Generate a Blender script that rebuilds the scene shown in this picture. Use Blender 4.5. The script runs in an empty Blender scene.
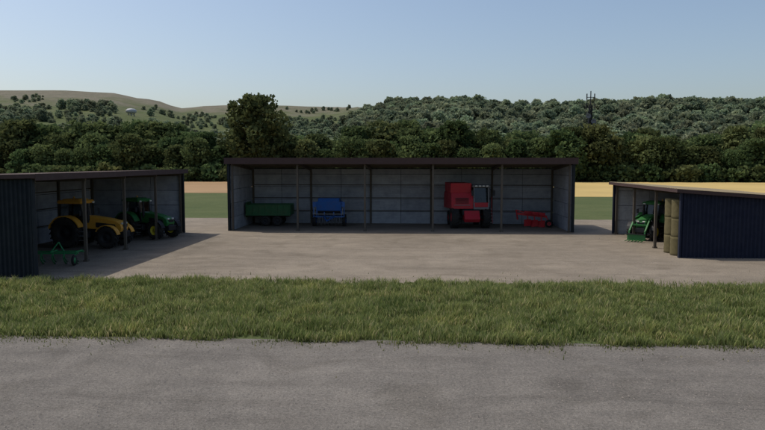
import bpy, math, random
import numpy as np
from mathutils import Matrix, Vector, noise
random.seed(7); np.random.seed(7)
D2R=math.radians
scene=bpy.context.scene
COL=scene.collection

# ------------------------------------------------------------------ materials
def new_mat(name):
    m=bpy.data.materials.new(name); m.use_nodes=True
    nt=m.node_tree; nt.nodes.clear()
    out=nt.nodes.new('ShaderNodeOutputMaterial')
    return m,nt,out
def N(nt,t,**k):
    n=nt.nodes.new(t)
    for a,b in k.items(): setattr(n,a,b)
    return n
def ramp(nt,fac,stops):
    r=N(nt,'ShaderNodeValToRGB')
    els=r.color_ramp.elements
    while len(els)<len(stops): els.new(0.5)
    for e,(p,c) in zip(els,stops):
        e.position=p; e.color=(c[0],c[1],c[2],1)
    nt.links.new(fac,r.inputs[0]); return r.outputs[0]
def mixc(nt,fac,a,b,mode='MIX'):
    m=N(nt,'ShaderNodeMix',data_type='RGBA',blend_type=mode)
    for sock,v in ((m.inputs[0],fac),(m.inputs[6],a),(m.inputs[7],b)):
        if isinstance(v,(int,float)): sock.default_value=v
        elif isinstance(v,(tuple,list)): sock.default_value=(v[0],v[1],v[2],1)
        else: nt.links.new(v,sock)
    return m.outputs[2]
def coord(nt,kind='Object',scale=(1,1,1)):
    t=N(nt,'ShaderNodeTexCoord'); mp=N(nt,'ShaderNodeMapping')
    mp.inputs['Scale'].default_value=scale
    nt.links.new(t.outputs[kind],mp.inputs[0]); return mp.outputs[0]
def geo_pos(nt,scale=(1,1,1)):
    t=N(nt,'ShaderNodeNewGeometry'); mp=N(nt,'ShaderNodeMapping')
    mp.inputs['Scale'].default_value=scale
    nt.links.new(t.outputs['Position'],mp.inputs[0]); return mp.outputs[0]
def nz(nt,vec,s,detail=4,rough=.55,dist=0):
    n=N(nt,'ShaderNodeTexNoise'); n.inputs['Scale'].default_value=s
    n.inputs['Detail'].default_value=detail; n.inputs['Roughness'].default_value=rough
    n.inputs['Distortion'].default_value=dist
    nt.links.new(vec,n.inputs['Vector']); return n.outputs[0]
def bump(nt,h,strength,dist=.02):
    b=N(nt,'ShaderNodeBump'); b.inputs['Strength'].default_value=strength
    b.inputs['Distance'].default_value=dist
    nt.links.new(h,b.inputs['Height']); return b.outputs[0]
def bsdf(nt,out,col,rough=.8,metal=0,normal=None,spec=.3):
    p=N(nt,'ShaderNodeBsdfPrincipled')
    if isinstance(col,(tuple,list)): p.inputs['Base Color'].default_value=(col[0],col[1],col[2],1)
    else: nt.links.new(col,p.inputs['Base Color'])
    if isinstance(rough,(int,float)): p.inputs['Roughness'].default_value=rough
    else: nt.links.new(rough,p.inputs['Roughness'])
    p.inputs['Metallic'].default_value=metal
    p.inputs['Specular IOR Level'].default_value=spec
    if normal is not None: nt.links.new(normal,p.inputs['Normal'])
    nt.links.new(p.outputs[0],out.inputs[0]); return p

def mat_paint(name,c,rough=.4,dirt=.5,dc=(.16,.12,.08)):
    m,nt,out=new_mat(name)
    v=coord(nt); n=nz(nt,v,2.2,6,.65); n2=nz(nt,v,14,4)
    f=ramp(nt,n,[(.42,(0,0,0)),(.75,(dirt,dirt,dirt))])
    c2=mixc(nt,n2,tuple(x*.8 for x in c),tuple(min(1,x*1.12) for x in c))
    col=mixc(nt,f,c2,dc)
    r=ramp(nt,n,[(.3,(rough,)*3),(.8,(min(1,rough+.4),)*3)])
    bsdf(nt,out,col,r,0,None,.4); return m
def mat_plain(name,c,rough=.8,metal=0,var=.3,scale=3):
    m,nt,out=new_mat(name)
    v=coord(nt); n=nz(nt,v,scale,6,.65)
    col=mixc(nt,n,tuple(x*(1-var) for x in c),tuple(min(1,x*(1+var)) for x in c))
    bsdf(nt,out,col,rough,metal,bump(nt,n,.15)); return m
def mat_glass(name):
    m,nt,out=new_mat(name)
    tr=N(nt,'ShaderNodeBsdfTransparent'); tr.inputs[0].default_value=(.35,.4,.4,1)
    gl=N(nt,'ShaderNodeBsdfGlossy'); gl.inputs['Roughness'].default_value=.06
    fr=N(nt,'ShaderNodeFresnel'); fr.inputs[0].default_value=1.6
    mx=N(nt,'ShaderNodeMixShader')
    nt.links.new(fr.outputs[0],mx.inputs[0]); nt.links.new(tr.outputs[0],mx.inputs[1]); nt.links.new(gl.outputs[0],mx.inputs[2])
    nt.links.new(mx.outputs[0],out.inputs[0]); return m

def mat_gravel(name,base,dark,light,tracks=False):
    m,nt,out=new_mat(name)
    v=geo_pos(nt)
    big=nz(nt,v,.12,5,.6,.6); mid=nz(nt,v,.9,6,.7); fine=nz(nt,v,14,6,.8); st=nz(nt,v,45,3,.8)
    c=ramp(nt,big,[(.32,dark),(.5,base),(.68,light)])
    c=mixc(nt,.5,c,ramp(nt,mid,[(.3,dark),(.52,base),(.72,light)]))
    c=mixc(nt,1.0,c,ramp(nt,fine,[(.3,(.5,.5,.5)),(.5,(.98,.98,.98)),(.72,(1.45,1.45,1.43))]),'MULTIPLY')
    c=mixc(nt,.9,c,ramp(nt,st,[(.3,(.5,.5,.51)),(.5,(1,1,1)),(.72,(1.5,1.48,1.45))]),'MULTIPLY')
    if tracks:
        v2=geo_pos(nt,(.16,.8,1)) ; t=nz(nt,v2,1.0,6,.65,.9)
        c=mixc(nt,.6,c,ramp(nt,t,[(.34,(.74,.73,.72)),(.52,(1,1,1)),(.7,(1.16,1.15,1.13))]),'MULTIPLY')
        p2=nz(nt,v,.38,5,.6,1.2)
        c=mixc(nt,.6,c,ramp(nt,p2,[(.36,(.78,.77,.75)),(.46,(1,1,1)),(.62,(1,1,1)),(.7,(1.12,1.11,1.09))]),'MULTIPLY')
    bsdf(nt,out,c,.92,0,bump(nt,fine,.5,.03),.2); return m

def mat_ground():
    m,nt,out=new_mat('ground_grass')
    v=geo_pos(nt)
    big=nz(nt,v,.012,6,.6,.5); mid=nz(nt,v,.12,6,.7); fine=nz(nt,v,3,6,.8)
    g=ramp(nt,big,[(.35,(.06,.08,.03)),(.5,(.08,.10,.04)),(.66,(.12,.125,.06))])
    g=mixc(nt,.5,g,ramp(nt,mid,[(.3,(.05,.075,.025)),(.7,(.115,.125,.05))]))
    sep=N(nt,'ShaderNodeSeparateXYZ'); gp=N(nt,'ShaderNodeNewGeometry'); nt.links.new(gp.outputs['Position'],sep.inputs[0])
    mr=N(nt,'ShaderNodeMapRange'); mr.inputs[1].default_value=20; mr.inputs[2].default_value=80
    nt.links.new(sep.outputs[2],mr.inputs[0])
    b2=nz(nt,v,.02,7,.7,.8)
    ad=N(nt,'ShaderNodeMath',operation='MULTIPLY_ADD'); nt.links.new(b2,ad.inputs[0]); ad.inputs[1].default_value=1.6; 
    sb=N(nt,'ShaderNodeMath',operation='SUBTRACT'); nt.links.new(mr.outputs[0],sb.inputs[0]); sb.inputs[1].default_value=.98
    nt.links.new(sb.outputs[0],ad.inputs[2])
    f=ramp(nt,ad.outputs[0],[(.35,(0,0,0)),(.75,(1,1,1))])
    g=mixc(nt,f,g,ramp(nt,mid,[(.3,(.12,.115,.08)),(.7,(.19,.168,.125))]))
    g=mixc(nt,.7,g,ramp(nt,fine,[(.3,(.7,.7,.7)),(.7,(1.3,1.3,1.3))]),'MULTIPLY')
    bsdf(nt,out,g,.95,0,bump(nt,mid,.4,1.0),.1); return m
def mat_field(name,a,b,streak=(.02,1.2,1)):
    m,nt,out=new_mat(name)
    v=geo_pos(nt,streak); n=nz(nt,v,.8,5,.6); n2=nz(nt,geo_pos(nt),.05,6,.7)
    c=mixc(nt,n,a,b); c=mixc(nt,.6,c,ramp(nt,n2,[(.3,(.75,.75,.72)),(.7,(1.2,1.18,1.12))]),'MULTIPLY')
    bsdf(nt,out,c,.95,0,None,.1); return m
def mat_leaf(name,dark,light,transl=.25):
    m,nt,out=new_mat(name)
    at=N(nt,'ShaderNodeAttribute',attribute_name='col')
    oi=N(nt,'ShaderNodeObjectInfo')
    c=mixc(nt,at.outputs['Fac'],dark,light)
    hs=N(nt,'ShaderNodeHueSaturation')
    mr=N(nt,'ShaderNodeMapRange'); mr.inputs[3].default_value=.455; mr.inputs[4].default_value=.525
    nt.links.new(oi.outputs['Random'],mr.inputs[0]); nt.links.new(mr.outputs[0],hs.inputs['Hue'])
    mr2=N(nt,'ShaderNodeMapRange'); mr2.inputs[3].default_value=.68; mr2.inputs[4].default_value=1.36
    mth=N(nt,'ShaderNodeMath',operation='FRACT'); ml=N(nt,'ShaderNodeMath',operation='MULTIPLY'); ml.inputs[1].default_value=7.31
    nt.links.new(oi.outputs['Random'],ml.inputs[0]); nt.links.new(ml.outputs[0],mth.inputs[0]); nt.links.new(mth.outputs[0],mr2.inputs[0])
    nt.links.new(mr2.outputs[0],hs.inputs['Value']); nt.links.new(c,hs.inputs['Color'])
    d=N(nt,'ShaderNodeBsdfDiffuse'); t=N(nt,'ShaderNodeBsdfTranslucent'); mx=N(nt,'ShaderNodeMixShader')
    mx.inputs[0].default_value=transl
    for s in (d,t): nt.links.new(hs.outputs[0],s.inputs[0])
    nt.links.new(d.outputs[0],mx.inputs[1]); nt.links.new(t.outputs[0],mx.inputs[2]); nt.links.new(mx.outputs[0],out.inputs[0])
    return m
def mat_panel(name):
    m,nt,out=new_mat(name)
    v=coord(nt); v2=coord(nt,'Object',(.25,.25,3))
    isl=N(nt,'ShaderNodeNewGeometry')
    n=nz(nt,v,1.3,6,.7); n2=nz(nt,v2,3,5,.7); 
    c=ramp(nt,n,[(.3,(.245,.262,.295)),(.5,(.32,.34,.375)),(.72,(.39,.41,.44))])
    c=mixc(nt,.6,c,ramp(nt,n2,[(.3,(.78,.78,.78)),(.7,(1.15,1.15,1.15))]),'MULTIPLY')
    r=ramp(nt,isl.outputs['Random Per Island'],[(0,(.85,.85,.87)),(1,(1.10,1.09,1.08))])
    c=mixc(nt,1,c,r,'MULTIPLY')
    bsdf(nt,out,c,.8,0,bump(nt,n2,.3)); return m
def mat_attr(name,transl=.42):
    m,nt,out=new_mat(name)
    at=N(nt,'ShaderNodeAttribute',attribute_name='col')
    v=geo_pos(nt); n=nz(nt,v,.35,5,.7); n2=nz(nt,geo_pos(nt,(.7,1.6,1)),1.3,4,.7)
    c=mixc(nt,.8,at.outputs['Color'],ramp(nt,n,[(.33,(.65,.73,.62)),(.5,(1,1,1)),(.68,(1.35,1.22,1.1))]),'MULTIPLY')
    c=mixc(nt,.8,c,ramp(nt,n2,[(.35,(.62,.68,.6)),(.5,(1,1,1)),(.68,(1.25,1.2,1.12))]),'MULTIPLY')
    d=N(nt,'ShaderNodeBsdfDiffuse'); t=N(nt,'ShaderNodeBsdfTranslucent'); mx=N(nt,'ShaderNodeMixShader')
    mx.inputs[0].default_value=transl
    for s in (d,t): nt.links.new(c,s.inputs[0])
    nt.links.new(d.outputs[0],mx.inputs[1]); nt.links.new(t.outputs[0],mx.inputs[2]); nt.links.new(mx.outputs[0],out.inputs[0])
    return m

M={}
M['ground']=mat_ground()
M['yard']=mat_gravel('yard_gravel',(.225,.19,.147),(.168,.142,.11),(.285,.243,.19),True)
M['road']=mat_gravel('road_surface',(.160,.146,.129),(.116,.106,.095),(.22,.20,.176),True)
M['stubble']=mat_field('stubble_field',(.28,.18,.10),(.38,.26,.15))
M['wheat']=mat_field('wheat_field',(.42,.30,.115),(.54,.41,.175))
M['stone']=mat_plain('pebbles',(.25,.22,.19),.9,0,.5,2)
M['bark']=mat_plain('bark',(.09,.07,.05),.9,0,.4,6)
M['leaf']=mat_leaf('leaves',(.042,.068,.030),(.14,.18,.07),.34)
M['leaf_haze']=mat_leaf('leaves_hazed',(.15,.185,.125),(.26,.31,.185),.38)  # distance haze painted into the leaf colour: paler and bluer greens
M['grass']=mat_attr('grass_blades')
M['navy']=mat_paint('navy_cladding',(.006,.010,.028),.65,.06,(.03,.03,.03))
M['slate']=mat_paint('slate_cladding',(.008,.013,.017),.65,.1,(.03,.03,.03))
M['roof']=mat_paint('brown_roof',(.06,.033,.029),.65,.4,(.06,.042,.034))
M['roof_tan']=mat_paint('tan_roof',(.30,.24,.14),.7,.5,(.22,.17,.11))
M['post']=mat_plain('post_timber',(.095,.08,.062),.85,0,.35,4)
M['panel']=mat_panel('wall_panel')
M['rubber']=mat_paint('tyre_rubber',(.018,.018,.018),.85,.35,(.09,.075,.055))
M['black']=mat_plain('black_metal',(.02,.02,.022),.6)
M['steel']=mat_plain('bare_steel',(.28,.28,.27),.5,.5)
M['grey']=mat_plain('grey_paint',(.16,.16,.165),.5,0,.2)
M['glass']=mat_glass('cab_glass')
M['orange']=mat_paint('orange_paint',(.78,.38,.045),.35,.25)
M['green']=mat_paint('green_paint',(.02,.16,.035),.35,.2)
M['dgreen']=mat_paint('dark_green_paint',(.012,.10,.03),.45,.3)
M['mint']=mat_paint('bright_green_paint',(.02,.22,.07),.45,.25)
M['yellow']=mat_paint('yellow_rim',(.75,.62,.04),.4,.2)
M['red']=mat_paint('red_paint',(.43,.016,.03),.4,.2)
M['dred']=mat_paint('implement_red',(.50,.02,.03),.5,.3)
M['blue']=mat_paint('blue_paint',(.03,.13,.42),.4,.25)
M['white']=mat_plain('off_white',(.42,.42,.42),.5,0,.1)
M['lamp']=mat_plain('lamp_lens',(.6,.6,.55),.2,0,.05)
M['bale']=mat_plain('bale_straw',(.125,.105,.05),.95,0,.5,5)

# ------------------------------------------------------------------ mesh builder
class MB:
    def __init__(s): s.v=[];s.f=[];s.mi=[];s.sm=[];s.mats=[];s.M=Matrix.Identity(4)
    def mat(s,k):
        if k not in s.mats: s.mats.append(k)
        return s.mats.index(k)
    def add(s,vs,fs,k,smooth=False):
        b=len(s.v); i=s.mat(k)
        for v in vs: s.v.append(tuple(s.M@Vector(v)))
        for f in fs: s.f.append([b+j for j in f]); s.mi.append(i); s.sm.append(smooth)
    def box(s,c,d,k,rot=None,taper=(1,1)):
        x,y,z=d[0]/2,d[1]/2,d[2]/2; tx,ty=taper
        vs=[Vector(p) for p in ((-x,-y,-z),(x,-y,-z),(x,y,-z),(-x,y,-z),(-x*tx,-y*ty,z),(x*tx,-y*ty,z),(x*tx,y*ty,z),(-x*tx,y*ty,z))]
        if rot is not None:
            from mathutils import Euler
            R=Euler(rot).to_matrix(); vs=[R@v for v in vs]
        vs=[v+Vector(c) for v in vs]
        s.add(vs,[(0,3,2,1),(4,5,6,7),(0,1,5,4),(1,2,6,5),(2,3,7,6),(3,0,4,7)],k)
    def bbox(s,c,d,k,b=.04):
        x,y,z=d[0]/2,d[1]/2,d[2]/2
        b=min(b,x*.9,y*.9,z*.9)
        ring=lambda X,Y,Z,bb:[(X-bb,-Y,Z),(X,-Y+bb,Z),(X,Y-bb,Z),(X-bb,Y,Z),(-X+bb,Y,Z),(-X,Y-bb,Z),(-X,-Y+bb,Z),(-X+bb,-Y,Z)]
        rs=[ring(x-b,y-b,-z,b*.4),ring(x,y,-z+b,b),ring(x,y,z-b,b),ring(x-b,y-b,z,b*.4)]
        vs=[(p[0]+c[0],p[1]+c[1],p[2]+c[2]) for r in rs for p in r]
        fs=[tuple(range(7,-1,-1)),tuple(range(24,32))]
        for a in range(3):
            for i in range(8):
                j=(i+1)%8; fs.append((a*8+i,a*8+j,a*8+8+j,a*8+8+i))
        s.add(vs,fs,k)
    def beam(s,p,q,w,h,k):
        p=Vector(p);q=Vector(q);d=(q-p); L=d.length; d.normalize()
        up=Vector((0,0,1)) if abs(d.z)<.95 else Vector((1,0,0))
        a=d.cross(up).normalized(); b=a.cross(d).normalized()
        vs=[]
        for e in (p,q):
            for sx,sy in ((-1,-1),(1,-1),(1,1),(-1,1)): vs.append(e+a*sx*w/2+b*sy*h/2)
        s.add(vs,[(0,3,2,1),(4,5,6,7),(0,1,5,4),(1,2,6,5),(2,3,7,6),(3,0,4,7)],k)
    def cyl(s,p,q,r,k,seg=12,r2=None):
        p=Vector(p);q=Vector(q);d=(q-p).normalized(); r2=r if r2 is None else r2
        up=Vector((0,0,1)) if abs(d.z)<.95 else Vector((1,0,0))
        a=d.cross(up).normalized(); b=a.cross(d).normalized(); vs=[]
        for e,rr in ((p,r),(q,r2)):
            for i in range(seg):
                t=2*math.pi*i/seg; vs.append(e+a*math.cos(t)*rr+b*math.sin(t)*rr)
        s.add(vs,[(i,(i+1)%seg,seg+(i+1)%seg,seg+i) for i in range(seg)],k,True)
        s.add(vs[:seg],[tuple(range(seg-1,-1,-1))],k); s.add(vs[seg:],[tuple(range(seg))],k)
    def prism(s,poly,y0,y1,k,inset=0):
        n=len(poly); vs=[]
        cx=sum(p[0] for p in poly)/n; cz=sum(p[1] for p in poly)/n
        if inset:
            q=[(cx+(p[0]-cx)*(1-inset),cz+(p[1]-cz)*(1-inset)) for p in poly]; e=min(.07,abs(y1-y0)*.2)
            layers=[(q,y0),(poly,y0+e),(poly,y1-e),(q,y1)]
        else: layers=[(poly,y0),(poly,y1)]
        for pl,y in layers: vs+= [(p[0],y,p[1]) for p in pl]
        fs=[tuple(range(n)),tuple(range(len(vs)-1,len(vs)-n-1,-1))]
        for a in range(len(layers)-1):
            for i in range(n):
                j=(i+1)%n; fs.append((a*n+i,a*n+n+i,a*n+n+j,a*n+j))
        s.add(vs,fs,k)
    def lathe(s,prof,k,c=(0,0,0),seg=32,smooth=True):
        vs=[];n=len(prof)
        for i in range(seg):
            t=2*math.pi*i/seg
            for (y,r) in prof: vs.append((c[0]+math.cos(t)*r,c[1]+y,c[2]+math.sin(t)*r))
        fs=[]
        for i in range(seg):
            j=(i+1)%seg
            for a in range(n-1): fs.append((i*n+a,j*n+a,j*n+a+1,i*n+a+1))
        s.add(vs,fs,k,smooth)
    def obj(s,name,parent=None,col=None):
        me=bpy.data.meshes.new(name); me.from_pydata(s.v,[],s.f)
        for k in s.mats: me.materials.append(M[k])
        me.polygons.foreach_set('material_index',s.mi); me.polygons.foreach_set('use_smooth',s.sm)
        me.update()
        import bmesh
        bm=bmesh.new(); bm.from_mesh(me); bmesh.ops.recalc_face_normals(bm,faces=bm.faces); bm.to_mesh(me); bm.free()
        o=bpy.data.objects.new(name,me); COL.objects.link(o)
        if parent: o.parent=parent
        return o
def empty(name,loc=(0,0,0),rz=0,sc=1):
    e=bpy.data.objects.new(name,None); e.empty_display_size=.5; COL.objects.link(e)
    e.location=loc; e.rotation_euler=(0,0,rz); e.scale=(sc,)*3
    return e

# ------------------------------------------------------------------ camera, sun, sky
F=662.0; CH=5.5; YAW=D2R(3)
cam=bpy.data.cameras.new('camera'); camo=bpy.data.objects.new('camera',cam); COL.objects.link(camo)
cam.sensor_width=36; cam.lens=36*F/765; cam.clip_end=8000; cam.clip_start=.1
camo.location=(0,0,CH); camo.rotation_euler=(D2R(90-4.58),0,YAW)
scene.camera=camo
sd=Vector((-2.7,1.0,4.7)).normalized()
sun=bpy.data.lights.new('sun','SUN'); sun.energy=2.85; sun.angle=D2R(.5); sun.color=(1,.94,.84)
so=bpy.data.objects.new('sun',sun); COL.objects.link(so); so.rotation_euler=sd.to_track_quat('Z','Y').to_euler(); so.location=(-30,20,60)
w=bpy.data.worlds.new('World'); scene.world=w; w.use_nodes=True; nt=w.node_tree
bg=nt.nodes['Background']; sky=nt.nodes.new('ShaderNodeTexSky'); sky.sky_type='NISHITA'; sky.sun_disc=False
sky.sun_elevation=math.asin(sd.z); sky.sun_rotation=math.atan2(sd.x,sd.y); sky.air_density=1.0; sky.dust_density=2.4; sky.ozone_density=1.2
nt.links.new(sky.outputs[0],bg.inputs[0]); bg.inputs[1].default_value=.13
scene.view_settings.view_transform='Standard'; scene.view_settings.look='None'; scene.view_settings.exposure=0

# ------------------------------------------------------------------ terrain
prof=[(-400,104),(-200,97),(0,91),(60,91),(110,93),(150,100),(185,109),(205,107),(230,106),(280,106),(310,107),(345,107),(370,107),(430,107),(480,108),(520,111),(600,110),(660,107),(700,108),(765,109),(950,107),(1300,109)]
def lerp(a,b,t): return a+(b-a)*t
def sst(t): t=max(0,min(1,t)); return t*t*(3-2*t)
def theta_px(th):
    a=th+YAW
    if a>1.2: a=1.2
    if a<-1.2: a=-1.2
    return 382+F*math.tan(a)
def ridge(th):
    px=theta_px(th)
    y=prof[0][1]
    if px>=prof[-1][0]: y=prof[-1][1]
    else:
        for (a,ya),(b,yb) in zip(prof,prof[1:]):
            if a<=px<b: y=lerp(ya,yb,sst((px-a)/(b-a))); break
    R=lerp(850,540,sst((px-320)/130))
    pxc=max(-400,min(1300,px))
    H=CH+R*(162-y)/math.sqrt(F*F+(pxc-382)**2)
    H-=6*sst((px-360)/90)
    return R,H
def hgt(x,y):
    r=math.hypot(x,y); th=math.atan2(x,y)
    if r<225: return 0
    R,H=ridge(th)
    back=sst((abs(th)-1.3)/.6)
    H=lerp(H,18,back)
    t=(r-225)/(R-225)
    left=1-sst((theta_px(th)-320)/130)
    h=H*sst(t)
    if left>0 and t<1: h=lerp(h,H*t**1.35,left)
    if t>1: h=H*(1-.35*sst((t-1)/1.5))
    k=sst((r-225)/150)*(1-.75*sst(1-abs(t-1)/.25) if abs(t-1)<.25 else 1)
    h+=k*(noise.noise(Vector((x*.006,y*.006,0)))*5+noise.noise(Vector((x*.02,y*.02,3)))*2.5)
    return max(h,0) if r<400 else h
rs=[0,20,60,120,180,225]+list(np.arange(237,1000,11.0))+list(np.arange(1000,1800,50))+[2000,2500,3500,5000]
NT=420
vs=[(0,0,0)];fs=[]
for r in rs[1:]:
    for i in range(NT):
        t=2*math.pi*i/NT; x=r*math.sin(t); y=r*math.cos(t); vs.append((x,y,hgt(x,y) if r<3000 else 10))
for i in range(NT): fs.append((0,1+(i+1)%NT,1+i))
for a in range(len(rs)-2):
    for i in range(NT):
        j=(i+1)%NT; fs.append((1+a*NT+i,1+a*NT+j,1+(a+1)*NT+j,1+(a+1)*NT+i))
me=bpy.data.meshes.new('ground'); me.from_pydata(vs,[],fs); me.materials.append(M['ground'])
me.polygons.foreach_set('use_smooth',[True]*len(fs)); me.update()
COL.objects.link(bpy.data.objects.new('ground',me))

def sheet(name,pts,z,k,rag=0,step=1.0):
    out=[]
    n=len(pts)
    for i in range(n):
        p=Vector(pts[i]+(0,)); q=Vector(pts[(i+1)%n]+(0,)); L=(q-p).length; c=max(1,int(L/step)) if rag else 1
        d=(q-p).normalized(); nn=Vector((-d.y,d.x,0))
        for j in range(c):
            s=p+(q-p)*j/c
            if rag: s=s+nn*(noise.noise(s*.45)+.5*noise.noise(s*1.7))*rag
            out.append((s.x,s.y,z))
    me=bpy.data.meshes.new(name); me.from_pydata(out,[],[tuple(range(len(out)))]); me.materials.append(M[k]); me.update()
    o=bpy.data.objects.new(name,me); COL.objects.link(o); return o
sheet('farmyard',[(-48,29.7),(46,29.7),(46,64),(-48,64)],.004,'yard',.35,.5)
sheet('road',[(-220,-6),(220,-6),(220,20.0),(-220,20.0)],.008,'road',.12,.5)
sheet('stubble_field',[(-260,116),(-4,116),(-4,184),(-260,184)],.02,'stubble',.5,2)
sheet('wheat_field',[(0,106),(260,106),(260,184),(0,184)],.024,'wheat',.5,2)
# loose stones on road and yard
n=9000
near=np.random.rand(n)<.6
X=np.where(near,np.random.rand(n)*34-18,np.random.rand(n)*44-22); Y=np.where(near,12.5+np.random.rand(n)*7.3,30+np.random.rand(n)*20)
S=.010+.022*np.random.rand(n)**3
oc=np.array([(1,0,0),(0,1,0),(-1,0,0),(0,-1,0),(0,0,.8)])
V=[];Fc=[]
rot=np.random.rand(n)*6.28; st=.6+.8*np.random.rand(n)
for i in range(n):
    c,s_=math.cos(rot[i]),math.sin(rot[i]); b=5*i
    for p in oc:
        xx=p[0]*st[i]; V.append((X[i]+S[i]*(xx*c-p[1]*s_),Y[i]+S[i]*(xx*s_+p[1]*c),.009+S[i]*p[2]))
    Fc+=[(b,b+1,b+4),(b+1,b+2,b+4),(b+2,b+3,b+4),(b+3,b,b+4)]
me=bpy.data.meshes.new('gravel'); me.from_pydata(V,[],Fc); me.materials.append(M['stone']); me.update()
COL.objects.link(bpy.data.objects.new('gravel',me))

# ------------------------------------------------------------------ grass verge
def blades_mesh(name,xy,hmin,hmax,wid,bright=1.0):
    n=len(xy)
    ang=np.random.rand(n)*2*np.pi; ln=np.random.rand(n)*2*np.pi
    clump=np.array([noise.noise(Vector((x*.9,y*.9,1)))+.7*noise.noise(Vector((x*2.7,y*2.7,5))) for x,y in xy])
    clump=np.clip(.5+clump*1.05,0,1)
    h=(hmin+(hmax-hmin)*np.random.rand(n)**1.3)*(.4+.9*clump)
    w_=wid*(.6+.8*np.random.rand(n)); lean=h*(.15+.5*np.random.rand(n))
    dx=np.cos(ang)*w_/2; dy=np.sin(ang)*w_/2
    lx=np.cos(ln)*lean; ly=np.sin(ln)*lean
    V=np.zeros((n,5,3))
    V[:,0]=np.c_[xy[:,0]-dx,xy[:,1]-dy,np.zeros(n)]
    V[:,1]=np.c_[xy[:,0]+dx,xy[:,1]+dy,np.zeros(n)]
    V[:,2]=np.c_[xy[:,0]+dx*.8+lx*.35,xy[:,1]+dy*.8+ly*.35,h*.6]
    V[:,3]=np.c_[xy[:,0]-dx*.8+lx*.35,xy[:,1]-dy*.8+ly*.35,h*.6]
    V[:,4]=np.c_[xy[:,0]+lx,xy[:,1]+ly,h]
    base=np.arange(n)*5
    quads=np.c_[base,base+1,base+2,base+3]; tris=np.c_[base+3,base+2,base+4]
    loops=np.concatenate([quads.ravel(),tris.ravel()])
    starts=np.concatenate([np.arange(n)*4,4*n+np.arange(n)*3])
    me=bpy.data.meshes.new(name); me.vertices.add(n*5); me.vertices.foreach_set('co',V.ravel())
    me.loops.add(len(loops)); me.loops.foreach_set('vertex_index',loops.astype(np.int32))
    me.polygons.add(2*n); me.polygons.foreach_set('loop_start',starts.astype(np.int32))
    me.update(calc_edges=True)
    rnd=np.random.rand(n)
    g=np.array([.265,.295,.11]); yl=np.array([.43,.39,.20]); dk=np.array([.15,.19,.06])
    c=g+(dk-g)*(rnd[:,None]*.85); dry=(np.random.rand(n)<.17)[:,None]; c=np.where(dry,yl,c)*bright
    C=np.ones((n,5,4)); 
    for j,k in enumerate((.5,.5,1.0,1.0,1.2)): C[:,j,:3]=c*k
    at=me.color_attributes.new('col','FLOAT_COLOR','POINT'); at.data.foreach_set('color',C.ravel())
    me.materials.append(M['grass']); o=bpy.data.objects.new(name,me); COL.objects.link(o); return o
n=400000
X=np.random.rand(n)*64-33; Y=19.7+np.random.rand(n)*10.1
dens=np.array([noise.noise(Vector((x*.5,y*.5,9))) for x,y in zip(X,Y)])
edge=np.minimum(Y-19.7,29.8-Y)
keep=np.random.rand(n)<np.clip((edge+dens*.9)/.5+.3,0,1)*np.clip(.85+dens*.9,.35,1)
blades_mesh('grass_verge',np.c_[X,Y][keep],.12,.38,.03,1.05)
n=14000
X=np.random.rand(n)*64-33; s=np.random.rand(n)<.5; Y=np.where(s,29.7+np.random.exponential(.45,n),19.8-np.random.exponential(.25,n))
dens=np.array([noise.noise(Vector((x*.9,y*.9,2))) for x,y in zip(X,Y)]); keep=dens>-.1
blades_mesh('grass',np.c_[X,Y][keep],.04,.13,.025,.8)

# ------------------------------------------------------------------ trees
def leaf_arrays(cl,n_per,size,shell=.55):
    P=[];Cc=[]
    for (c,r,b) in cl:
        d=np.random.normal(size=(n_per,3)); d/=np.linalg.norm(d,axis=1)[:,None]
        rad=r*(shell+(1-shell)*np.random.rand(n_per)**.6)*(1+.18*np.sin(d[:,0]*5+b*9)*np.cos(d[:,2]*4))
        p=np.array(c)+d*rad[:,None]*np.array([1,1,.78]); P.append(p)
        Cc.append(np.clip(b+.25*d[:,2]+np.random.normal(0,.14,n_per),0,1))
    P=np.concatenate(P);C=np.concatenate(Cc)
    n=len(P); a=np.random.normal(size=(n,3)); a/=np.linalg.norm(a,axis=1)[:,None]
    b=np.cross(a,np.random.normal(size=(n,3))); b/=np.linalg.norm(b,axis=1)[:,None]
    s=size*(.55+.9*np.random.rand(n))[:,None]/2
    V=np.stack([P-a*s-b*s*.35,P+a*s*.2-b*s,P+a*s+b*s*.35,P-a*s*.2+b*s],1)
    return V,C
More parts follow.
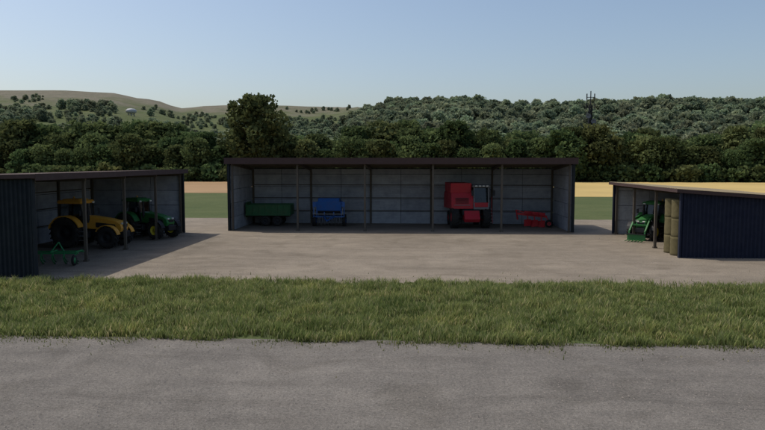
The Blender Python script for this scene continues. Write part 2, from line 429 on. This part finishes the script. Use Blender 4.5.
def tree_mesh(name,H,cw,nclump,n_per,size,leafk='leaf',low=.12,trunk=True,wide=False):
    cl=[]
    for i in range(nclump):
        z=low+(1-low)*(i+.5)/nclump
        env=math.sin(math.pi*min(1,max(0,(z-low*.4)/(1.08-low*.4)))**.8)**.6
        a=i*2.4+random.random()*1.2; rr=cw/2*env*math.sqrt(random.random())*(1.05 if wide else .85)
        r=cw*((.12+.10*random.random()) if wide else (.17+.13*random.random()))*(.65+.5*env)
        zz=min(z*H,H-r*.7)
        cl.append(((math.cos(a)*rr,math.sin(a)*rr,zz),r,.15+.6*random.random()))
    V,C=leaf_arrays(cl,n_per,size)
    n=len(V)
    mb=MB()
    if trunk:
        mb.cyl((0,0,-.3),(0,0,H*.35),H*.022,'bark',8,H*.015); mb.cyl((0,0,H*.35),(.2,.1,H*.85),H*.015,'bark',8,.04)
        for i in range(0,nclump,2):
            c=cl[i][0]; zb=max(H*.12,c[2]*.7); mb.cyl((0,0,zb),c,H*.007,'bark',5,.03)
    tv=mb.v;tf=mb.f
    nv=len(tv)
    vs=np.concatenate([np.array(tv).reshape(-1,3),V.reshape(-1,3)]) if nv else V.reshape(-1,3)
    q=(np.arange(n)*4)[:,None]+np.arange(4)+nv
    me=bpy.data.meshes.new(name); me.from_pydata(vs.tolist(),[],[list(f) for f in tf]+q.tolist())
    me.materials.append(M['bark']); me.materials.append(M[leafk])
    me.polygons.foreach_set('material_index',[0]*len(tf)+[1]*n)
    at=me.attributes.new('col','FLOAT','POINT')
    at.data.foreach_set('value',np.concatenate([np.zeros(nv),np.repeat(C,4)]))
    me.update(); return me
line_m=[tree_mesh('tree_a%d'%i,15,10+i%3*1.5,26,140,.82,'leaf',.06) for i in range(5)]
far_m=[tree_mesh('tree_far%d'%i,12,9.5,11,70,1.4,'leaf_haze',.12,False) for i in range(4)]
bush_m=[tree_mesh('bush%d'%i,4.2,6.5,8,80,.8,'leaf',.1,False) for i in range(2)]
def inst(me,name,x,y,z,s,parent,sz=1):
    o=bpy.data.objects.new(name,me); COL.objects.link(o); o.parent=parent
    o.location=(x,y,z); o.rotation_euler=(0,0,random.random()*6.28); o.scale=(s*random.uniform(.9,1.15),s*random.uniform(.9,1.15),s*sz)
    return o
tl=empty('tree_line')
for row,(yy,hh,sp) in enumerate([(190,.78,6.5),(199,.92,7),(208,.98,8)]):
    x=-190
    while x<190:
        x+=sp*random.uniform(.6,1.35)
        hn=noise.noise(Vector((x*.03,row*1.1,4)))
        inst(random.choice(line_m),'tree',x,yy+random.uniform(-3,3)+.0,0,hh*(1+.40*hn)*random.uniform(.78,1.16),tl)
x=-190
while x<190:
    x+=random.uniform(2.5,5); inst(random.choice(bush_m),'bush',x,185.5+random.uniform(-1,1.5),0,random.uniform(.7,1.25),tl)
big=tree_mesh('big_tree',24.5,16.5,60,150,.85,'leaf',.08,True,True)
o=bpy.data.objects.new('broadleaf_tree',big); COL.objects.link(o); th=math.atan((256-382)/F)-YAW; o.location=(math.sin(th)*194,math.cos(th)*194,0)
fo=empty('hillside_forest')
cnt=0
def forest(th,r,px):
    if px>350: return r<600
    if 118<px<148 and r>420: return r>690 and False
    if r<340: return True
    k=noise.noise(Vector((th*9,r*.012,2)))
    return (r<640 and k>-.22+ (r-340)/560)
r=228
while r<640:
    dth=(7.4+ (r-228)*.006)/r
    th=-.80
    while th<.74:
        th+=dth*random.uniform(.7,1.3); px=theta_px(th); rr=r+random.uniform(-4,4)
        if forest(th,rr,px):
            x,y=math.sin(th)*rr,math.cos(th)*rr
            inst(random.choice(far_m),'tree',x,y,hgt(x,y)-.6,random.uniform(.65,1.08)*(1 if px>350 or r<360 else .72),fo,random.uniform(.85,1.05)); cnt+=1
    r+=8.0 if r<350 else 8.8
for i in range(2400):
    th=random.uniform(-.8,-.02); rr=random.uniform(400,800); px=theta_px(th)
    if px>350 or (118<px<148 and rr<700): continue
    if noise.noise(Vector((th*14,rr*.012,7)))<-.12+(rr-400)/1200: continue
    x,y=math.sin(th)*rr,math.cos(th)*rr
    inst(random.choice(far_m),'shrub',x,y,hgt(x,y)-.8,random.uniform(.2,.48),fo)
print('forest',cnt)

# ------------------------------------------------------------------ radio mast + water tower
def polar(px,r):
    th=math.atan((px-382)/F)-YAW; return math.sin(th)*r,math.cos(th)*r
x,y=polar(588,213); zb=hgt(x,y)
e=empty('radio_mast',(x,y,zb-.1)); mb=MB(); Ht=CH+213*70/690-zb
def half(z): return lerp(1.5,.36,min(1,z/(Ht*.72)))
zz=0;lv=[0]
while zz<Ht*.84: zz+=max(1.1,half(zz)*2.0); lv.append(zz)
for a,b in zip(lv,lv[1:]):
    ha,hb=half(a),half(b); ca=[(ha,ha),(-ha,ha),(-ha,-ha),(ha,-ha)]; cb=[(hb,hb),(-hb,hb),(-hb,-hb),(hb,-hb)]
    for i in range(4):
        j=(i+1)%4
        mb.beam((*ca[i],a),(*cb[i],b),.24,.24,'black'); mb.beam((*ca[i],a),(*cb[j],b),.13,.13,'black'); mb.beam((*ca[j],a),(*cb[i],b),.13,.13,'black'); mb.beam((*cb[i],b),(*cb[j],b),.13,.13,'black')
mb.obj('lattice',e); mb=MB()
mb.cyl((0,0,Ht*.84),(0,0,Ht),.15,'black',8)
for z,L in ((Ht*.93,1.15),(Ht*.82,1.3)):
    mb.beam((-L,0,z),(L,0,z),.18,.18,'black')
    for s in (-1,1): mb.cyl((s*L,0,z-.7),(s*L,0,z+1.1),.17,'black',8)
for s,z in ((-1,Ht*.72),(1,Ht*.66)):
    mb.M=Matrix.Translation((s*.8,-.7,z)); mb.lathe([(0,.02),(-.12,.4),(-.3,.8),(-.26,.8),(-.05,.4),(.1,.02)],'grey',seg=16)
mb.M=Matrix.Identity(4)
mb.box((0,0,Ht*.76),(2.1,2.1,.18),'black')
mb.obj('antennas',e)
x,y=polar(133,600); zb=hgt(x,y)
zt=CH+600*(162-110)/707
LH=max(2.5,min(9,(zt-zb)/.85-5.0)); print('tower',zb,zt,LH)
e=empty('water_tower',(x,y,zb),0,.85); mb=MB()
for i in range(6):
    a=i*math.pi/3; mb.cyl((math.cos(a)*3.4,math.sin(a)*3.4,-1),(math.cos(a)*3,math.sin(a)*3,LH),.3,'steel',8)
    b=a+math.pi/3; mb.beam((math.cos(a)*3.2,math.sin(a)*3.2,LH*.55),(math.cos(b)*3.2,math.sin(b)*3.2,LH*.55),.2,.2,'steel')
mb.obj('legs',e); mb=MB()
mb.M=Matrix.Translation((0,0,LH))@Matrix.Rotation(math.pi/2,4,'X')
mb.lathe([(0,.01),(0,3.4),(1,5.0),(3.2,5.0),(4.4,3.4),(5.0,.01)],'white',seg=24); mb.obj('tank',e)

# ------------------------------------------------------------------ sheds
def corr(mb,p,q,z0,z1,k,amp=.03,pitch=.22,zf=None):
    p=Vector(p);q=Vector(q);d=q-p;L=d.length;d.normalize();nn=Vector((-d.y,d.x)); n=int(L/pitch)*4
    vs=[]
    for i in range(n+1):
        t=i/n; ph=i%4; a=amp if ph in(1,2) else -amp
        s=p+d*(L*t)+nn*a; zt=z1+(zf-z1)*t if zf is not None else z1
        vs+=[(s.x,s.y,z0),(s.x,s.y,zt)]
    mb.add(vs,[(2*i,2*i+2,2*i+3,2*i+1) for i in range(n)],k)
def shed(name,loc,rz,L,Dp,hf,hb,bays,clad,fas=.45,roofk='roof'):
    e=empty(name,loc,rz)
    mb=MB()
    t=.13
    hi=lambda yy:hf-fas*.45+(hb-hf)*yy/Dp-.06
    corr(mb,(0,Dp+t),(L,Dp+t),-.05,hi(Dp),clad)
    corr(mb,(-t,0),(-t,Dp+t),-.05,hi(0),clad,zf=hi(Dp)); corr(mb,(L+t,Dp+t),(L+t,0),-.05,hi(Dp),clad,zf=hi(0))
    for xx in (-t,L+t):
        mb.box((xx,-.06,hi(0)/2),(.2,.1,hi(0)),clad)
    mb.obj('cladding',e)
    mb=MB(); ph=1.12; 
    def panels(p,q,topf,nx):
        p=Vector(p);q=Vector(q);d=(q-p)/nx
        ang=math.atan2(d.y,d.x)
        for i in range(nx):
            a=p+d*i; c=p+d*(i+.5); z=-.05
            while True:
                top=topf(c)-.03
                zt=min(z+ph-.03,top)
                if zt-z<.08: break
                off=random.uniform(-.006,.006)
                mb.box((c.x+off,c.y+off,(z+zt)/2),(d.length-.03,.07,zt-z),'panel',(0,0,ang))
                z+=ph
    panels((0,Dp),(L,Dp),lambda c:hi(Dp)-.05,bays*2)
    panels((0.0,.12),(0.0,Dp-.06),lambda c:hi(c.y)-.12,3); panels((L,.12),(L,Dp-.06),lambda c:hi(c.y)-.12,3)
    mb.obj('wall_panels',e)
    mb=MB()
    for i in range(bays+1):
        xx=L*i/bays; xi=min(max(xx,.13),L-.13)
        mb.box((xi,.10,(hi(0)-.2)/2),(.15,.15,hi(0)-.2),'post')
        mb.box((xi,Dp-.13,(hi(Dp)-.2)/2),(.15,.15,hi(Dp)-.2),'post')
        mb.beam((xi,-.02,hi(0)-.12),(xi,Dp-.05,hi(Dp)-.12),.12,.24,'post')
        mb.box((xi,.10,.05),(.24,.24,.10),'post')
    for j in range(6):
        yy=.25+(Dp-.6)*j/5; mb.box((L/2,yy,hi(yy)-.0+.045),(L-.1,.07,.09),'post')
    for z in (1.15,2.3,3.45):
        if z<hi(Dp)-.3:
            mb.box((L/2,Dp-.075,z),(L-.3,.05,.07),'post')
    mb.obj('timber_frame',e)
    mb=MB(); ov=.35; n=int((L+.7)/.25)*4; vs=[]
    z0=hf; z1=hb-(hf-hb)*.05
    for i in range(n+1):
        xx=-.35+(L+.7)*i/n; a=.03 if i%4 in(1,2) else 0
        vs+=[(xx,-ov,z0+a),(xx,Dp+ov,z1+a),(xx,-ov,z0+a-.02),(xx,Dp+ov,z1+a-.02)]
    mb.add(vs,[(4*i,4*i+4,4*i+5,4*i+1) for i in range(n)]+[(4*i+2,4*i+3,4*i+7,4*i+6) for i in range(n)]+[(4*i,4*i+2,4*i+6,4*i+4) for i in range(n)],roofk)
    mb.obj('roof_sheets',e); mb=MB()
    tp=.05 if roofk=='roof' else -.005
    mb.box((L/2,-ov-.02,z0-fas/2+tp),(L+.78,.04,fas),'roof')
    for xx in (-.37,L+.37): mb.beam((xx,-ov+.01,z0-.11+tp),(xx,Dp+ov,z1-.11+tp),.04,.2,'roof')
    mb.cyl((-.3,Dp+ov+.06,z1-.1),(L+.3,Dp+ov+.06,z1-.1),.07,'black',8)
    mb.obj('fascia',e)
    return e
shed('storage_shed',(-14.9,52.2,0),0,26.9,7.0,5.78,5.25,5,'slate',.5)
shed('storage_shed',(-18.2,30.5,0),D2R(90),19.9,7.2,4.9,4.75,4,'slate',.32)
shed('storage_shed',(15.1,51.4,0),D2R(-90),12.7,7.5,3.98,3.45,3,'navy',.20,'roof_tan')

# ------------------------------------------------------------------ vehicles
def wheel(e,name,x,y,R,w,rimk,rim=.56,lug=18,side=1,steer=0):
    mb=MB(); mb.M=Matrix.Translation((x,y,R+.01))@Matrix.Rotation(steer,4,'Z')
    rr=R*rim; h=w/2
    mb.lathe([(-h*.78,rr*.97),(-h*.95,rr+.04),(-h,(rr+R)/2),(-h*.95,R-.10),(-h*.7,R-.045),(0,R-.03),(h*.7,R-.045),(h*.95,R-.10),(h,(rr+R)/2),(h*.95,rr+.04),(h*.78,rr*.97)],'rubber',seg=36)
    for i in range(lug):
        for sgn in (-1,1):
            a=2*math.pi*(i+(.5 if sgn>0 else 0))/lug
            T=Matrix.Rotation(-a,4,'Y')@Matrix.Translation((0,sgn*h*.5,R-.025))@Matrix.Rotation(sgn*D2R(35),4,'Z')
            old=mb.M; mb.M=old@T; mb.box((0,0,0),(.05*R+.02,h*1.12,.07),'rubber'); mb.M=old
    mb.obj(name+'_tyre',e); mb=MB(); mb.M=Matrix.Translation((x,y,R+.01))@Matrix.Rotation(steer,4,'Z')
    for s in (-1,1):
        mb.lathe([(s*h*.80,rr*1.0),(s*h*.74,rr*.93),(s*h*.4,rr*.86),(s*h*.32,rr*.5),(s*h*.5,rr*.42),(s*h*.5,rr*.2),(s*h*.62,rr*.17),(s*h*.62,.001)],rimk,seg=28)
        for i in range(8):
            a=i*math.pi/4; mb.cyl((math.cos(a)*rr*.32,s*h*.5,math.sin(a)*rr*.32),(math.cos(a)*rr*.32,s*h*.58,math.sin(a)*rr*.32),.025,'black',6)
    mb.obj(name+'_rim',e)

def arc(cx,cz,r,a0,a1,n): return [(cx+r*math.cos(D2R(lerp(a0,a1,i/n))),cz+r*math.sin(D2R(lerp(a0,a1,i/n)))) for i in range(n+1)]
def tractor(name,loc,rz,sc,body,rimk,roofk,R=.98,r=.70,loader=False,wk='black'):
    e=empty(name,loc,rz,sc)
    WB=2.75; tr=.98
    for s in (-1,1):
        wheel(e,'rear_wheel_%d'%(1 if s>0 else 2),0,s*tr,R,.56,rimk,.52,20)
        wheel(e,'front_wheel_%d'%(1 if s>0 else 2),WB,s*(tr-.06),r,.44,rimk,.52,18)
    mb=MB()
    mb.bbox((1.1,0,.95),(3.2,.46,.5),'black',.05); mb.cyl((0,-.8,R),(0,.8,R),.17,'black',12); mb.cyl((WB,-.75,r),(WB,.75,r),.12,'black',12)
    mb.bbox((3.35,0,.85),(.55,.8,.42),'black',.06); mb.box((2.75,0,.85),(.5,.35,.4),'black')
    mb.beam((-.3,.35,.75),(-1.15,.42,.55),.08,.1,'black'); mb.beam((-.3,-.35,.75),(-1.15,-.42,.55),.08,.1,'black'); mb.beam((-.3,0,1.25),(-.95,0,1.15),.07,.07,'black')
    mb.bbox((.95,.62,.85),(.9,.4,.5),'black',.08); mb.bbox((.95,-.62,.85),(.9,.4,.5),'black',.08)
    for s in (-1,1):
        for k in range(3): mb.box((1.05,s*.92,.5+.28*k),(.42,.2,.03),'steel')
    mb.obj('chassis',e); mb=MB()
    hood=[(.85,1.22),(.85,2.02),(1.4,2.0),(2.4,1.86),(3.1,1.70),(3.42,1.5),(3.5,1.25),(3.42,.98),(2.9,1.02),(2.3,1.12)]
    mb.prism(hood,-.41,.41,body,.07)
    mb.obj('hood',e); mb=MB()
    mb.box((3.46,0,1.28),(.05,.52,.42),'black',(0,.12,0)); 
    for s in (-1,1):
        mb.box((3.42,s*.24,1.55),(.08,.2,.1),'lamp',(0,.5,0)); mb.prism([(1.7,1.3),(1.7,1.62),(3.0,1.5),(3.1,1.22)],s*.414,s*.425,'black')
    mb.cyl((1.25,-.52,1.6),(1.25,-.52,2.85),.065,'black',10); mb.cyl((1.25,-.52,1.75),(1.25,-.52,2.35),.10,'black',10)
    mb.obj('grille_and_exhaust',e); mb=MB()
    for s in (-1,1):
        o_=arc(0,R,R+.13,20,165,12); i_=arc(0,R,R+.06,165,20,12)
        mb.prism(o_+i_,s*(tr-.30),s*(tr+.26),body)
        fo_=arc(WB,r,r+.11,15,150,8); fi_=arc(WB,r,r+.07,150,15,8)
        mb.prism(fo_+fi_,s*(tr-.26),s*(tr+.14),'black' if body!='orange' else body)
    mb.obj('fenders',e); mb=MB()
    for s in (-1,1):
        pts=[(-.62,s*.66,1.5),(-.5,s*.68,2.8),(.12,s*.72,1.2),(.12,s*.72,2.8),(1.0,s*.52,1.35),(.78,s*.6,2.8)]
        for a,b in ((0,1),(2,3),(4,5)): mb.beam(pts[a],pts[b],.08,.08,'black')
        mb.beam(pts[0],pts[2],.07,.1,'black'); mb.beam(pts[2],pts[4],.07,.1,'black')
        mb.beam((.9,s*.6,2.5),(1.05,s*1.05,2.45),.03,.03,'black'); mb.bbox((1.06,s*1.08,2.25),(.05,.2,.36),'black',.02)
    mb.bbox((.15,0,1.3),(1.5,1.2,.3),'black',.05)
    mb.bbox((-.05,0,1.62),(.5,.5,.16),'black',.05); mb.bbox((-.28,0,1.95),(.14,.48,.65),'black',.05)
    mb.beam((.75,0,1.4),(.5,0,1.95),.08,.08,'black')
    mb.M=Matrix.Translation((.48,0,1.98))@Matrix.Rotation(D2R(60),4,'Y')@Matrix.Rotation(D2R(90),4,'X'); mb.lathe([(-.015,.19),(.015,.19),(.015,.21),(-.015,.21),(-.015,.19)],'black',seg=16)
    mb.M=Matrix.Identity(4); mb.obj('cab_frame',e); mb=MB()
    mb.bbox((.12,0,2.92),(1.75,1.55,.22),roofk,.09); mb.bbox((.1,0,3.05),(1.2,1.1,.12),roofk,.05)
    mb.obj('cab_roof',e); mb=MB()
    for s in (-1,1):
        for k in (1,-1): mb.bbox((.15+k*.86,s*.55,2.86),(.08,.2,.12),'lamp',.02)
    mb.cyl((-.3,.5,3.05),(-.3,.5,3.22),.06,'orange',8); mb.obj('work_lights',e); mb=MB()
    for s in (-1,1):
        mb.add([(-.6,s*.67,1.5),(.1,s*.73,1.25),(.1,s*.73,2.8),(-.5,s*.69,2.8)],[(0,1,2,3)],'glass')
        mb.add([(.14,s*.73,1.25),(.98,s*.53,1.38),(.78,s*.61,2.8),(.14,s*.73,2.8)],[(0,1,2,3)],'glass')
    mb.add([(1.0,-.5,1.4),(1.0,.5,1.4),(.79,.58,2.8),(.79,-.58,2.8)],[(0,1,2,3)],'glass'); mb.add([(-.62,-.62,1.5),(-.62,.62,1.5),(-.5,.64,2.8),(-.5,-.64,2.8)],[(0,1,2,3)],'glass')
    mb.obj('cab_glass',e)
    if loader:
        mb=MB()
        for s in (-1,1):
            mb.beam((1.45,s*.62,.9),(1.45,s*.62,1.95),.14,.2,body)
            mb.beam((1.45,s*.62,1.9),(3.0,s*.62,1.75),.11,.18,body); mb.beam((3.0,s*.62,1.8),(4.25,s*.62,.75),.11,.18,body)
            mb.cyl((1.5,s*.62,1.2),(2.7,s*.62,1.6),.05,'steel',8); mb.beam((4.2,s*.62,.9),(4.3,s*.62,.3),.1,.14,body)
        mb.beam((3.6,-.62,1.3),(3.6,.62,1.3),.12,.12,body)
        mb.box((4.45,0,.62),(.08,1.5,.08),'black')
        for y in np.linspace(-.62,.62,6): mb.beam((4.40,y,.16),(5.15,y,.10),.05,.05,body)
        mb.prism([(4.35,.12),(4.35,.62),(4.41,.62),(4.42,.12)],-.72,.72,body); mb.obj('front_loader',e)
    return e

tractor('tractor',(-22.3,41.9,.012),D2R(-4),1.0,'orange','black','orange')
tractor('tractor',(-20.6,47.4,.012),D2R(-20),.93,'green','yellow','green')
tractor('tractor',(17.35,49.2,.012),D2R(233),.86,'green','yellow','green',loader=True)

# --- cultivator (green, low, tined) in left shed
def cultivator(loc,rz):
    e=empty('cultivator',loc,rz,1.08); mb=MB()
    for xx in (0,.7): mb.beam((xx,-1.35,.56),(xx,1.35,.56),.07,.07,'mint')
    for y in (-1.25,0,1.25): mb.beam((-.05,y,.62),(.75,y,.62),.055,.055,'mint')
    mb.beam((-.1,-.3,.56),(-.25,0,1.0),.05,.05,'mint'); mb.beam((-.1,.3,.56),(-.25,0,1.0),.05,.05,'mint'); mb.beam((-.25,0,1.0),(.7,0,.6),.045,.045,'mint')
    mb.obj('frame',e); mb=MB()
    for j,xx in enumerate((0,.7)):
        for i in range(5):
            y=-1.2+i*.55+(j%2)*.25
            pts=[(xx,y,.56),(xx+.16,y,.50),(xx+.22,y,.36),(xx+.12,y,.2),(xx-.06,y,.03)]
            for a,b in zip(pts,pts[1:]): mb.beam(a,b,.045,.035,'mint')
            mb.prism([(xx-.05,.1),(xx+.02,.12),(xx-.13,.0),(xx-.17,.0)],y-.06,y+.06,'steel')
    mb.obj('tines',e); mb=MB()
    for y in (-1.3,1.3):
        mb.M=Matrix.Translation((1.1,y,.26)); mb.lathe([(-.04,.16),(-.05,.25),(.05,.25),(.04,.16)],'rubber',seg=18); mb.lathe([(-.03,.0),(-.03,.16),(.03,.16),(.03,0)],'mint',seg=14)
        mb.M=Matrix.Identity(4); mb.beam((.7,y*.96,.56),(1.1,y*.96,.27),.05,.06,'mint')
    mb.obj('gauge_wheels',e)
cultivator((-19.7,35.0,.012),D2R(-84))

# --- green trailer, side on
e=empty('farm_trailer',(-12.9,57.0,.012),D2R(2),.97); mb=MB()
mb.box((0.1,0,.86),(3.7,1.0,.14),'black'); mb.beam((-1.7,.3,.82),(-2.75,0,.62),.09,.12,'dgreen'); mb.beam((-1.7,-.3,.82),(-2.75,0,.62),.09,.12,'dgreen'); mb.cyl((-2.5,0,.6),(-2.5,0,.05),.04,'steel',8)
mb.cyl((.9,-.9,.5),(.9,.9,.5),.07,'black'); mb.cyl((-.1,-.9,.5),(-.1,.9,.5),.07,'black'); mb.obj('chassis',e); mb=MB()
mb.box((.1,0,.98),(3.9,2.1,.07),'dgreen')
for s in (-1,1):
    mb.box((.1,s*1.05,1.42),(3.9,.05,.82),'dgreen')
    for i in range(8): mb.box((-1.8+i*.543,s*1.10,1.40),(.08,.07,.9),'dgreen')
    mb.box((.1,s*1.09,1.86),(4.0,.10,.07),'dgreen'); mb.box((.1,s*1.09,.98),(4.0,.10,.08),'dgreen')
for xx in (-1.87,2.07): mb.box((xx,0,1.42),(.05,2.05,.82),'dgreen'); 
mb.prism([(-1.85,1.86),(-1.85,2.1),(-1.8,2.1),(-1.8,1.86)],-1,1,'dgreen'); mb.obj('body',e)
for i,(xx,s) in enumerate([(.9,-1),(.9,1),(-.15,-1),(-.15,1)]): wheel(e,'wheel_%d'%i,xx,s*.93,.46,.28,'black',.52,14)

# --- blue seed drill seen from the front
e=empty('seed_drill',(-7.5,56.3,.012),0); mb=MB()
mb.M=Matrix.Rotation(D2R(90),4,'Z')
mb.prism([(-.45,1.35),(-.75,2.15),(.75,2.15),(.45,1.35)],-1.05,1.05,'blue',.03)
mb.prism([(-.70,2.15),(-.5,2.42),(.5,2.42),(.70,2.15)],-.9,.9,'blue',.03)
mb.prism([(-.25,1.0),(-.42,1.37),(.42,1.37),(.25,1.0)],-.95,.95,'black'); mb.M=Matrix.Identity(4); mb.obj('hopper',e); mb=MB()
mb.beam((-1.35,-.35,.85),(1.35,-.35,.85),.12,.14,'blue'); mb.beam((-1.35,.45,.85),(1.35,.45,.85),.12,.14,'blue')
for xx in (-1.05,-.4,.4,1.05): mb.beam((xx,-.35,.9),(xx,-.3,1.4),.08,.08,'blue'); mb.beam((xx,.45,.9),(xx,.3,1.4),.08,.08,'blue')
mb.beam((-.45,-.4,.85),(0,-1.7,.6),.09,.1,'blue'); mb.beam((.45,-.4,.85),(0,-1.7,.6),.09,.1,'blue')
for s in (-1,1): mb.beam((s*1.3,-.4,.85),(s*1.3,-.4,1.75),.06,.06,'blue'); mb.box((s*1.22,-.45,1.9),(.3,.06,.42),'blue')
mb.beam((-1.3,-.75,1.1),(1.3,-.75,1.1),.3,.04,'steel')
for s in (-1,1): mb.beam((s*1.2,-.75,1.1),(s*1.2,-.75,1.6),.03,.03,'steel')
mb.obj('frame',e); mb=MB()
for i in range(15):
    xx=-1.05+i*.15; yy=.5+(i%2)*.22
    mb.cyl((xx,.1,1.0),(xx,yy,.3),.022,'black',6); mb.M=Matrix.Translation((xx,yy,.19))@Matrix.Rotation(D2R(90),4,'Z'); mb.lathe([(-.01,0),(-.01,.19),(.01,.19),(.01,0)],'steel',seg=14); mb.M=Matrix.Identity(4)
mb.obj('coulters',e)
for i,s in enumerate((-1,1)):
    e2=empty('wheel_carrier_%d'%i,(s*1.28,-.05,0),D2R(90)); e2.parent=e; wheel(e2,'wheel_%d'%i,0,0,.5,.3,'blue',.5,14)

# --- red harvester, facing the yard
e=empty('harvester',(4.25,56.4,.012),D2R(-90+6)); mb=MB()
mb.bbox((-.2,0,1.35),(4.4,1.5,.5),'black',.06); mb.cyl((1.2,-1.2,.9),(1.2,1.2,.9),.16,'black'); mb.cyl((-1.9,-1.1,.6),(-1.9,1.1,.6),.12,'black')
mb.obj('chassis',e); mb=MB()
mb.prism([(-2.6,1.5),(-2.6,2.6),(-2.2,2.95),(1.5,2.95),(1.75,2.3),(1.75,1.65)],-1.62,.2,'red',.02)
mb.prism([(-2.6,1.5),(-2.6,2.75),(-.2,2.75),(-.1,1.6)],.2,1.52,'red',.02)
mb.prism([(-1.6,2.96),(-1.75,3.75),(1.6,3.75),(1.45,2.96)],-1.66,.05,'red',.02)
mb.prism([(1.1,1.1),(.9,1.62),(2.1,1.5),(2.55,.85),(2.35,.6),(1.6,.7)],-.62,.62,'red',.03)
for k in range(5): mb.box((1.785,-.75,2.12+.1*k),(.05,1.1,.035),'black')
mb.box((1.79,-.75,1.95),(.04,1.3,.05),'grey')
mb.obj('body',e); mb=MB()
for (a,b) in (((.1,.25,1.75),(.15,.25,3.4)),((.1,1.45,1.75),(.15,1.45,3.4)),((1.75,.25,1.75),(1.55,.25,3.4)),((1.75,1.45,1.75),(1.55,1.45,3.4))): mb.beam(a,b,.09,.09,'grey')
mb.bbox((.95,.85,1.68),(1.75,1.3,.2),'grey',.04); mb.bbox((.85,.85,3.5),(1.95,1.5,.2),'grey',.07)
mb.bbox((.5,.85,2.15),(.5,.5,.7),'black',.06); mb.box((1.72,.85,1.98),(.06,1.2,.42),'red'); mb.box((.16,.85,2.6),(.05,1.15,1.5),'grey')
for s in (.2,1.5): mb.beam((1.7,s,3.3),(2.0,s+(.3 if s>1 else -.1),3.2),.03,.03,'black'); mb.box((2.0,s+(.33 if s>1 else -.13),2.95),(.04,.2,.45),'black')
for k in range(4): mb.box((1.85,.4+.3*k,3.52),(.06,.18,.1),'lamp')
mb.obj('cab',e); mb=MB()
mb.add([(1.76,.3,2.15),(1.76,1.4,2.15),(1.57,1.4,3.38),(1.57,.3,3.38)],[(0,1,2,3)],'glass')
for yy in (.24,1.46): mb.add([(.12,yy,1.8),(1.74,yy,1.8),(1.56,yy,3.38),(.16,yy,3.38)],[(0,1,2,3)],'glass')
mb.obj('cab_glass',e); mb=MB()
for k in range(5): mb.box((1.45+.08*k,1.58,1.6-.27*k),(.3,.4,.03),'steel')
mb.beam((1.35,1.78,1.65),(1.85,1.78,.45),.04,.04,'red'); mb.beam((1.4,1.78,2.6),(1.4,1.78,1.6),.03,.03,'red'); mb.obj('ladder',e)
for i,s in enumerate((-1,1)):
    wheel(e,'front_wheel_%d'%i,1.2,s*1.3,.93,.62,'red',.45,18); wheel(e,'rear_wheel_%d'%i,-1.9,s*1.15,.62,.42,'red',.5,16)

# --- red plough, side on
e=empty('plough',(9.7,56.4,.012),D2R(-12),.95); mb=MB()
mb.beam((-1.3,0,1.18),(1.3,0,.95),.18,.2,'dred')
mb.beam((-1.25,-.4,.7),(-1.25,.4,.7),.1,.1,'dred'); mb.beam((-1.25,-.35,.7),(-1.4,0,1.5),.08,.08,'dred'); mb.beam((-1.25,.35,.7),(-1.4,0,1.5),.08,.08,'dred'); mb.beam((-1.4,0,1.5),(-.1,0,1.1),.07,.07,'dred')
mb.obj('frame',e); mb=MB()
for i in range(3):
    xx=-.45+i*.60; b=1.02-.05*i
    for up,sc in ((1,1.0),(-1,.42)):
        f=lambda z:max(.02,b-up*z*sc)
        mb.prism([(xx,f(0)),(xx+.12,f(0)),(xx+.16,f(.45)),(xx+.02,f(.9)),(xx-.06,f(.85)),(xx+.04,f(.45))],-.05,.05,'dred')
        vs=[];n=6
        for a in range(n+1):
            t=a/n
            for bq in range(5):
                s_=bq/4; vs.append((xx-.22+.62*t,-.07-.28*t*(.4+s_)-.12*s_*s_,max(.02,f(.98-.62*s_-.1*t))))
        mb.add(vs,[(a*5+bq,a*5+bq+1,(a+1)*5+bq+1,(a+1)*5+bq) for a in range(n) for bq in range(4)],'dred',True)
mb.obj('mouldboards',e); wheel(e,'depth_wheel',1.5,-.2,.34,.18,'dred',.5,12); mb=MB(); mb.beam((1.25,0,.95),(1.5,-.08,.36),.07,.08,'dred'); mb.obj('wheel_arm',e)

# --- bales stacked at the near end of right shed
e=empty('hay_bale_stack',(15.5,39.75,0),0)
def bale(cx,cy,z,r,h,i):
    mb=MB(); seg=28; pr=[(0,.01),(0,r*.96),(.02,r)]+[(h*k/8,r*(1+random.uniform(-.015,.015))) for k in range(1,8)]+[(h-.02,r),(h,r*.96),(h,.01)]
    pr=[(-y,rr) for y,rr in pr]; mb.M=Matrix.Translation((cx,cy,z))@Matrix.Rotation(D2R(-90),4,'X')
    mb.lathe(pr,'bale',seg=seg); mb.obj('bale_%d'%i,e)
i=0
for cx,cy in ((.0,.0),(.02,1.12)):
    for k in range(3): i+=1; bale(cx+random.uniform(-.02,.02),cy,.012+k*1.095,.50,1.09,i)
print('done')
